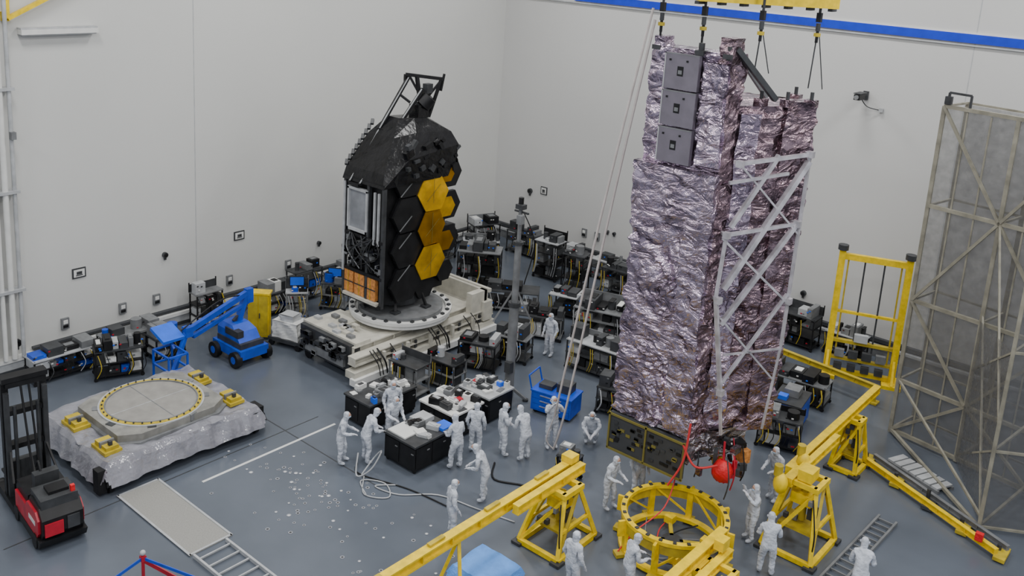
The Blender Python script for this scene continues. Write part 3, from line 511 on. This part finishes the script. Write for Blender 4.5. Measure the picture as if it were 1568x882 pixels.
# ------------------------------------------------------------ yellow gantry rails & A frame stands
def stand(o,x,y,w,d,h):
    for sx in(-1,1):
        o.beam((x+sx*w/2,y-d/2,.08),(x+sx*w/2,y+d/2,.08),.14,YEL,.14)
        for sy in(-1,1):
            o.beam((x+sx*w/2,y+sy*d/2,.12),(x+sx*w*.28,y+sy*d*.18,h),.11,YEL); o.box((x+sx*w/2,y+sy*d/2,.05),(.3,.3,.08),DGR)
        o.beam((x+sx*w*.4,y-d*.35,h*.45),(x+sx*w*.4,y+d*.35,h*.45),.09,YEL); o.beam((x+sx*w/2,y-d/2,.1),(x+sx*w*.28,y+d*.18,h),.08,YEL2)
        o.beam((x+sx*w*.3,y-d*.25,h),(x+sx*w*.3,y+d*.25,h),.14,YEL)
    for sy in(-1,1): o.beam((x-w/2,y+sy*d/2,.1),(x+w/2,y+sy*d/2,.1),.13,YEL); o.beam((x-w*.3,y+sy*d*.2,h),(x+w*.3,y+sy*d*.2,h),.14,YEL); o.beam((x-w/2,y+sy*d/2,.1),(x+w*.3,y+sy*d*.2,h*.95),.08,YEL)
    o.box((x,y,h*.75),(w*.4,d*.3,.3),YEL); o.cyl((x,y,h*.4),(x,y,h*.9),.1,YEL2); o.box((x+w*.2,y,h*.55),(.2,.3,.3),DGR); o.bx(x-w*.35,x+w*.35,y-d*.25,y+d*.25,h*.32,h*.36,YEL2)
    for i in range(8): o.box((x+random.uniform(-.3,.3)*w,y+random.uniform(-.3,.3)*d,h*random.uniform(.4,.95)),(.12,.12,.14),random.choice([DGR,GRY,YEL2]))
    o.tube([(x+w*.3,y-d*.3,h*.9),(x+w*.5,y-d*.5,h*.5),(x+w*.45,y-d*.4,.2)],.02,BLK)
o=MB('yellow_gantry_rail',(19.2,-20,0)); o.ibeam((-.05,-7.5,1.82),(0,1.4,1.82),.24,.28,YEL); o.ibeam((.3,-1.5,1.82),(.3,1.4,1.82),.2,.26,YEL)
stand(o,.3,.45,1.3,1.7,1.65)
o.beam((-.05,-5.6,1.7),(-.35,-4.7,.1),.08,YEL); o.beam((-.05,-5.6,1.7),(.5,-4.9,.1),.08,YEL2); o.beam((-.05,-3.2,1.7),(.5,-3.6,.1),.08,YEL); o.beam((-.05,-3.2,1.7),(-.5,-3.5,.1),.08,YEL); o.beam((-.35,-4.7,.1),(-.5,-3.5,.1),.08,YEL); o.beam((.5,-4.9,.1),(.5,-3.6,.1),.08,YEL)
for y in(-6,-4,-2,0): o.box((-.05,y,2.0),(.12,.5,.05),YEL2)
o.box((0,1.2,2.05),(.35,.35,.2),YEL); o.done()
o=MB('yellow_gantry_rail',(23.7,-11,0)); o.ibeam((0,-3.6,1.85),(-.05,3.6,1.85),.22,.26,YEL); o.ibeam((.35,-4.4,2.0),(.35,-1.0,2.0),.18,.24,YEL)
stand(o,.65,-3.9,1.4,1.7,2.0); stand(o,.1,1.2,.8,1.0,1.7)
for y in(-3.1,-4.6): o.sph((.2,y,2.0),(.2,.2,.3),YEL); o.cyl((.1,y,2.2),(.1,y,2.5),.12,YEL2)
o.box((.7,-4.0,2.25),(.4,.5,.3),YEL); o.done()
o=MB('yellow_gantry_rail',(23.7,-20.3,0)); o.ibeam((0,-3.5,1.75),(0,1.9,1.75),.24,.28,YEL); o.ibeam((.4,-2,1.6),(.4,1.5,1.6),.2,.24,YEL); stand(o,.5,.6,1.2,1.5,1.55); o.box((.3,1.2,1.95),(.25,.35,.25),YEL); o.done()
o=MB('low_yellow_rail',(21.4,-4.7,0)); o.ibeam((-3.0,.3,.75),(1.6,-.2,.75),.16,.2,YEL2)
for x in(-2.8,-.8,1.4): o.beam((x,.1,.05),(x,.1,.7),.1,YEL2); o.box((x,.1,.04),(.3,.4,.06),YEL2)
o.done()
# ------------------------------------------------------------ yellow gate frame
o=MB('yellow_lifting_frame',(21.6,-3.0,0),.35)
for x in(-1.2,1.2):
    o.bx(x-.12,x+.12,-.12,.12,.1,5.1,YEL); o.cyl((x,0,5.1),(x,0,5.3),.2,DGR,seg=10); o.bx(x-.35,x+.35,-.5,.5,0,.14,YEL); o.beam((x,-.45,.14),(x,0,1.2),.09,YEL)
o.bx(-1.3,1.3,-.1,.1,4.75,4.98,YEL); o.bx(-1.2,1.2,-.06,.06,2.6,2.7,YEL); o.bx(-1.2,1.2,-.1,.1,1.4,1.52,YEL2); o.bx(-1.2,1.2,-.1,.1,.7,.8,YEL2); o.bx(-1.2,1.2,-.1,.1,.15,.3,YEL)
for x in(-.95,-.35,.35,.95): o.bx(x-.03,x+.03,-.03,.03,.8,4.75,DGR if abs(x)<.5 else YEL2)
for x in(-.8,-.3,.2,.7): o.box((x,-.1,1.0),(.35,.2,.3),random.choice([GRY,DGR])); o.box((x,-.1,.45),(.3,.2,.25),DGR)
o.box((-.1,-.1,1.7),(.5,.2,.3),LGR); o.done()
# ------------------------------------------------------------ scaffold tower
o=MB('scaffold_tower',(24,-6.4,0)); u=Vector((.983,-.18,0)); w=Vector((.18,.983,0)); H=11.5
def S(a,b,z): v=u*a+w*b; return Vector((v.x,v.y,z))
for a in(0,2.3,4.6,6.9):
    for b in(0,1.6): o.beam(S(a,b,.05),S(a,b,H),.12,SCAF)
for a in(.75,1.5,3.0,3.8,5.4,6.2): o.beam(S(a,0,.1),S(a,0,H-.1),.05,SCAF)
for z in(.15,2.0,4.9,8.2,H):
    for b in(0,1.6): o.beam(S(0,b,z),S(6.9,b,z),.12 if b==0 else .07,SCAF)
    for a in(0,2.3,4.6,6.9): o.beam(S(a,0,z),S(a,1.6,z),.07,SCAF)
zz=[.15,2.0,4.9,8.2,H]
for i in range(4):
    for k,a in enumerate((0,2.3,4.6)):
        p=(a,zz[i]),(a+2.3,zz[i+1]); 
        if (i+k)%2: p=((a+2.3,zz[i]),(a,zz[i+1]))
        o.beam(S(p[0][0],-.05,p[0][1]),S(p[1][0],-.05,p[1][1]),.09,SCAF)
for a0,a1 in((0.06,2.24),(2.36,4.54),(4.66,6.84)):
    o.add([S(a0,.03,.2),S(a1,.03,.2),S(a1,.03,H-.05),S(a0,.03,H-.05)],[(0,1,2,3)],MESH)
    o.add([S(a0,1.58,.2),S(a1,1.58,.2),S(a1,1.58,H-.05),S(a0,1.58,H-.05)],[(0,1,2,3)],MESH)
for a in(.1,2.9): o.beam(S(a,0,H),S(a,0,H+.45),.07,DGR); o.beam(S(a,0,H+.45),S(a+.7,0,H+.45),.07,DGR); o.beam(S(a+.7,0,H+.45),S(a+.7,0,H),.07,DGR); o.box(S(a,0,H+.2),(.2,.2,.25),DGR)
NB=Vector((3.9,-4.1,0))
NC=NB+Vector((1.9,1.2,0))
o.beam(NB+Vector((0,0,.1)),NB+Vector((0,0,11.6)),.10,SCAF); o.beam(NC+Vector((0,0,.1)),NC+Vector((0,0,11.6)),.10,SCAF)
for z in(.2,2.6,5.6,8.6): 
    o.beam(NB+Vector((0,0,z)),S(4.6,0,z+.3),.07,SCAF); o.beam(NB+Vector((0,0,z)),NC+Vector((0,0,z)),.07,SCAF)
o.add([NB+Vector((0,0,.2)),NC+Vector((0,0,.2)),NC+Vector((0,0,11.5)),NB+Vector((0,0,11.5))],[(0,1,2,3)],MESH)
o.add([NB+Vector((0,0,.2)),S(2.3,-.1,.2),S(2.3,-.1,5),NB+Vector((0,0,5.6))],[(0,1,2,3)],MESH)
for z in (2.6,5.6): o.beam(NB+Vector((0,0,z)),S(2.3,0,z-2.3),.06,SCAF); o.beam(NB+Vector((0,0,z-2.3)),S(2.3,0,z+2.6),.06,SCAF)
o.beam(S(0,0,.15),NB+Vector((0,0,.15)),.1,SCAF); o.beam(S(0,0,2.0),NB+Vector((0,0,.5)),.07,SCAF)
o.done()
o=MB('yellow_track_rail',(26.1,-10.4,0)); a=Vector((-2.0,1.15,.22)); b=Vector((2.5,-1.1,.22)); o.ibeam(a,b,.15,.18,YEL); o.ibeam(a+Vector((.2,.42,0)),b+Vector((.2,.42,0)),.12,.16,GRY)
for t in(0,.25,.5,.75,1): p=a.lerp(b,t); o.box((p.x+.1,p.y+.2,.1),(.3,.75,.1),YEL2 if t not in(.5,) else DGR); o.cyl((p.x,p.y+.3,.08),(p.x,p.y+.3,.5 if t==.5 else .3),.06,DGR)
o.box((2.0,-1.0,.4),(.2,.16,.22),REDB); o.done()
def ladder(name,p,q,w,m=LGR,z=.06,n=None):
    p=Vector((*p,z));q=Vector((*q,z)); d=(q-p).normalized(); s_=Vector((-d.y,d.x,0))*w/2; o=MB(name,p); q=q-p; L=q.length; n=n or int(L/.3)
    o.beam(s_,q+s_,.06,m,.1); o.beam(-s_,q-s_,.06,m,.1)
    for i in range(n): c=q*((i+.5)/n); o.beam(c-s_,c+s_,.04,m)
    o.done()
ladder('aluminium_ladder',(25.65,-16.4),(25.8,-11.9),.5,GRY)
o=MB('pallet_steps',(25.7,-8.6,0),-.4); 
for i in range(7): o.bx(-1.0+.28*i,-.78+.28*i,-.35,.35,.1,.16,LGR)
for y in(-.33,0,.33): o.bx(-1.0,.95,y-.04,y+.04,0,.1,GRY)
o.done()
o=MB('floor_access_plate',(11.45,-26.25,0)); o.bx(-1.85,1.85,-.62,.62,.002,.03,mat('plate_tan',(.27,.265,.245),.5,var=.12,scale=30)); 
for a in((-1.85,1.85,-.64,-.58),(-1.85,1.85,.58,.64),(-1.85,-1.79,-.62,.62),(1.79,1.85,-.62,.62)): o.bx(*a,.03,.045,LGR)
o.done()
ladder('floor_grating',(13.4,-26.35),(17.2,-26.35),.95,LGR,n=9)
o=MB('barrier_stanchion',(13.6,-28.3,0)); o.cyl((0,0,0),(0,0,.06),.22,BLK,seg=20); o.cyl((0,0,.06),(0,0,.95),.04,RED); o.sph((0,0,1.0),.07,LGR); o.box((0,0,.85),(.12,.12,.14),RED); o.beam((0,0,.85),(.3,-1.8,.7),.02,BLU,.08); o.beam((0,0,.85),(1.9,1.0,.5),.02,BLU,.08); o.beam((0,0,.8),(.8,.6,.3),.03,RED,.1); o.done()
o=MB('floor_tape'); o.bx(10.53,10.62,-24.8,-19.9,.001,.006,WHITE); o.bx(6.0,14.2,-21.35,-21.31,.001,.004,TRIMD); o.bx(9.8,9.84,-30,-20,.001,.003,DGR); o.done()
o=MB('floor_discs')  # small pale spots on the floor, drawn as flat grey-rimmed discs scattered at random
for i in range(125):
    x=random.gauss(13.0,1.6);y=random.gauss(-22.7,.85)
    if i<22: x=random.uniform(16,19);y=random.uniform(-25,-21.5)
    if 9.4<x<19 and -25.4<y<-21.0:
        rr=random.uniform(.035,.065); o.ring((x,y),rr*.6,rr,.001,.012,DISC,seg=10); o.cyl((x,y,.001),(x,y,.008),rr*.6,WHITE if random.random()<.35 else DGR,seg=8)
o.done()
o=MB('power_cables'); o.tube([(14.6,-20.9,.03),(14.2,-21.4,.03),(15.0,-21.2,.03),(15.8,-20.4,.03),(17.0,-20.1,.03),(18.2,-19.8,.03)],.02,LGR); o.tube([(13.6,-21.3,.03),(14.3,-21.9,.03),(14.9,-21.5,.03),(14.3,-21.1,.03),(13.7,-21.5,.03),(14.4,-21.9,.03)],.02,LGR); o.tube([(12.9,-20.95,.03),(13.4,-21.3,.03),(15,-20.8,.03),(16.5,-20.6,.03)],.02,BLK)
o.tube([(13.2,-21.2,.6),(13.5,-21.5,.1),(13.9,-21.3,.4),(14.0,-21.0,.9),(13.6,-20.9,.5),(13.5,-21.3,.05)],.025,LGR); o.tube([(15.8,-17.9,.03),(16.4,-18.6,.03),(17.4,-18.2,.03),(18.2,-18.9,.03)],.03,BLK); o.done()
o=MB('blue_tarp_crate',(19.5,-22.3,0)); o.bx(-.75,.45,-.5,.5,0,.5,DGR); drape(-.8,.5,-.55,.55,.55,.36,BLUL,5.,.6); o.done()
# ------------------------------------------------------------ people
CACHE={}
def person_mesh(pose):
    if pose in CACHE: return CACHE[pose]
    pz=.95; lean=0.; head=(0,.03,0)
    kn=[(.13,.04,.50),(-.12,.05,.50)]; an=[(.15,0,.10),(-.14,.02,.10)]; el=[(.29,-.03,1.15),(-.29,-.03,1.15)]; wr=[(.27,.12,.92),(-.27,.10,.90)]
    if pose=='reach': lean=.10; el=[(.28,.12,1.14),(-.28,.12,1.14)]; wr=[(.18,.38,1.10),(-.18,.38,1.10)]; kn[1]=(-.13,.12,.5); an[1]=(-.15,.08,.1)
    if pose=='work': lean=.24; el=[(.28,.24,1.12),(-.28,.22,1.12)]; wr=[(.14,.48,1.02),(-.16,.46,1.04)]; kn[0]=(.12,.10,.5)
    if pose=='up': el=[(.29,.14,1.34),(-.29,.14,1.30)]; wr=[(.16,.28,1.60),(-.12,.30,1.52)]; head=(0,-.02,.01)
    if pose=='fold': el=[(.28,.05,1.14),(-.28,.05,1.14)]; wr=[(-.02,.24,1.16),(.06,.22,1.08)]
    if pose=='crouch':
        pz=.42; lean=.22; kn=[(.18,.34,.50),(-.18,.34,.46)]; an=[(.14,.04,.10),(-.14,.0,.10)]; el=[(.27,.30,.66),(-.27,.30,.66)]; wr=[(.10,.50,.52),(-.10,.50,.50)]
    dz=pz-.95; V=[];E=[];Rr=[]
    def v(p,r,par=None):
        V.append(Vector(p)); Rr.append(r if hasattr(r,'__len__') else (r,r)); 
        if par is not None: E.append((par,len(V)-1))
        return len(V)-1
    def T(y,z): k=(z-.95)/.6; return (0,y+lean*k*1.2,z+dz-abs(lean)*k*.12)
    pel=v((0,0,pz),(.18,.145)); sp=v(T(0,1.15),(.165,.14),pel); ch=v(T(0,1.36),(.185,.14),sp); nk=v(T(0.01,1.50),(.075,.075),ch)
    hb=T(0.02,1.58); h1=v((head[0],hb[1]+head[1],hb[2]+head[2]),(.10,.108),nk); ht=v((head[0],hb[1]+head[1],hb[2]+.13),(.106,.115),h1); v((head[0],hb[1]+head[1]-.005,hb[2]+.20),(.065,.07),ht)
    HC=Vector((head[0],hb[1]+head[1],hb[2]+.08))
    sh=T(0,1.42)
    for i,s_ in enumerate((1,-1)):
        hp=v((s_*.11,0,pz-.07),(.125,.13),pel); mid=Vector(kn[i])*.5+Vector((s_*.11,0,pz-.07))*.5; th=v(mid,(.11,.115),hp); k=v(kn[i],(.085,.09),th); a=v(an[i],(.07,.072),k); f=v((an[i][0],an[i][1]+.09,max(.062,an[i][2]-.045)),(.06,.055),a); v((an[i][0],an[i][1]+.19,max(.05,an[i][2]-.055)),(.05,.042),f)
        s1=v((s_*.20,sh[1],sh[2]),(.082,.082),ch); e=v(el[i],(.07,.07),s1); w_=v(wr[i],(.046,.046),e)
        d=(Vector(wr[i])-Vector(el[i])).normalized(); sd=d.cross(Vector((0,0,1))); 
        sd=Vector((1,0,0)) if sd.length<.3 else sd.normalized(); nn=sd.cross(d).normalized(); W0=Vector(wr[i])
        pm=v(W0+d*.07,(.038,.022),w_)
        for q,(o_,ln) in enumerate(((-.030,.065),(-.010,.08),(.010,.075),(.030,.06))):
            a1=v(W0+d*.115+sd*o_,.0095,pm); a2=v(W0+d*(.115+ln*.55)+sd*o_*1.1-nn*.01,.0085,a1); v(W0+d*(.115+ln)+sd*o_*1.1-nn*.028,.0075,a2)
        t1=v(W0+d*.06-sd*s_*.04,.011,pm); v(W0+d*.10-sd*s_*.062,.009,t1)
    me=bpy.data.meshes.new('p'); me.from_pydata(V,E,[]); ob=bpy.data.objects.new('p',me); SC.collection.objects.link(ob)
    md=ob.modifiers.new('s','SKIN'); md.use_smooth_shade=True
    for i,sv in enumerate(me.skin_vertices[0].data): sv.radius=Rr[i]; sv.use_root=(i==0)
    sb=ob.modifiers.new('u','SUBSURF'); sb.levels=2; sb.render_levels=2
    dg=bpy.context.evaluated_depsgraph_get(); m2=bpy.data.meshes.new_from_object(ob.evaluated_get(dg)); bpy.data.objects.remove(ob)
    bm=bmesh.new(); bm.from_mesh(m2)
    wrs=[Vector(w) for w in wr]; els=[Vector(w) for w in el]
    hand=set()
    for f in bm.faces:
        c=f.calc_center_median(); f.smooth=True; f.material_index=0
        if c.z<.035: f.material_index=6
        for w_,e_ in zip(wrs,els):
            if (c-w_).length<.26 and (c-w_).dot((w_-e_).normalized())>0.01: f.material_index=3; hand.update(v_.index for v_ in f.verts)
    bm.verts.ensure_lookup_table()
    for v_ in bm.verts:
        if v_.index in hand or v_.co.z>HC.z-.12 or v_.co.z<.12: continue
        p=v_.co; v_.co=p+v_.normal*(noise.noise(Vector((p.x*9,p.y*9,p.z*16)))*.026+noise.noise(Vector((p.x*20,p.y*20,p.z*30)))*.010)
    o=MB('person'); o.bm.free(); o.bm=bm; o.mats=[SUIT,SKIN,MASK,GLOVE,EYE,LGR,SOLE]
    o.sph(HC+Vector((0,.060,.01)),(.068,.064,.085),SKIN,12,8); o.sph(HC+Vector((0,.082,-.035)),(.058,.055,.045),MASK,12,6)
    for s_ in(-1,1): o.sph(HC+Vector((s_*.026,.119,.028)),(.013,.008,.008),EYE,8,5); o.sph(HC+Vector((s_*.105,0,.0)),(.018,.03,.035),SUIT,8,5)
    o.sph(HC+Vector((0,.128,.005)),(.012,.014,.02),SKIN,8,5); o.box(HC+Vector((0,.138,-.04)),(.04,.004,.005),LGR)
    me=bpy.data.meshes.new('person_'+pose); o.bm.to_mesh(me); o.bm.free()
    for m in o.mats: me.materials.append(m)
    CACHE[pose]=me; return me
def person(x,y,face,pose,sc=1.):
    ob=bpy.data.objects.new('cleanroom_technician',person_mesh(pose)); ob.location=(x,y,0.01); ob.rotation_euler=(0,0,math.radians(face)-math.pi/2); ob.scale=(sc,)*3; SC.collection.objects.link(ob)
for p in [(12.5,-21.3,40,'reach',.97),(12.15,-18.85,-30,'stand'),(13.0,-20.75,70,'work'),(12.75,-19.4,-10,'reach',.96),(15.2,-19.0,170,'reach'),(14.95,-17.9,120,'stand',.96),(15.6,-17.35,60,'fold'),(16.35,-17.1,170,'work'),
          (16.4,-15.85,-30,'up'),(17.1,-14.6,-60,'crouch'),(17.35,-21.5,60,'stand',.95),(16.9,-19.6,-150,'work'),(12.1,-10.4,-90,'stand'),(24.3,-16.85,120,'reach',),(22.1,-20.1,60,'reach',.97),(21.1,-21.1,80,'stand'),(19.6,-17.3,0,'reach',.97),(19.9,-16.2,-20,'stand'),(22.9,-13.3,-110,'reach'),(26.5,-16.3,110,'work'),(23.3,-15.7,-130,'up',.97)]: person(*p)
# ------------------------------------------------------------ lights
def area(x,y,z,sx,sy,e,col=(1,.995,.98)):
    l=bpy.data.lights.new('ceiling_lamp','AREA'); l.shape='RECTANGLE'; l.size=sx; l.size_y=sy; l.energy=e; l.color=col
    ob=bpy.data.objects.new('ceiling_lamp',l); ob.location=(x,y,z); SC.collection.objects.link(ob)
for x in(7,18,29,40):
    for y in(-6,-17,-28,-40): area(x,y,20.8,3.6,1.8,890)
w=bpy.data.worlds.new('W'); SC.world=w; w.use_nodes=True; w.node_tree.nodes['Background'].inputs[0].default_value=(.84,.90,1,1); w.node_tree.nodes['Background'].inputs[1].default_value=.68
# ------------------------------------------------------------ camera
yaw,pit,rol=-.6940,.2277,.0625
f=Vector((math.sin(yaw)*math.cos(pit),math.cos(yaw)*math.cos(pit),-math.sin(pit))); r=Vector((math.cos(yaw),-math.sin(yaw),0)); uu=r.cross(f)
r2=math.cos(rol)*r+math.sin(rol)*uu; u2=-math.sin(rol)*r+math.cos(rol)*uu
cd=bpy.data.cameras.new('camera'); cd.sensor_width=36; cd.lens=1442.37/1568*36; cd.shift_x=12.2/1568; cd.shift_y=-196.9/1568; cd.clip_end=300
co=bpy.data.objects.new('camera',cd); M=Matrix((r2,u2,-f)).transposed().to_4x4(); M.translation=Vector((32.4067,-38.3204,15.7785)); co.matrix_world=M
SC.collection.objects.link(co); SC.camera=co
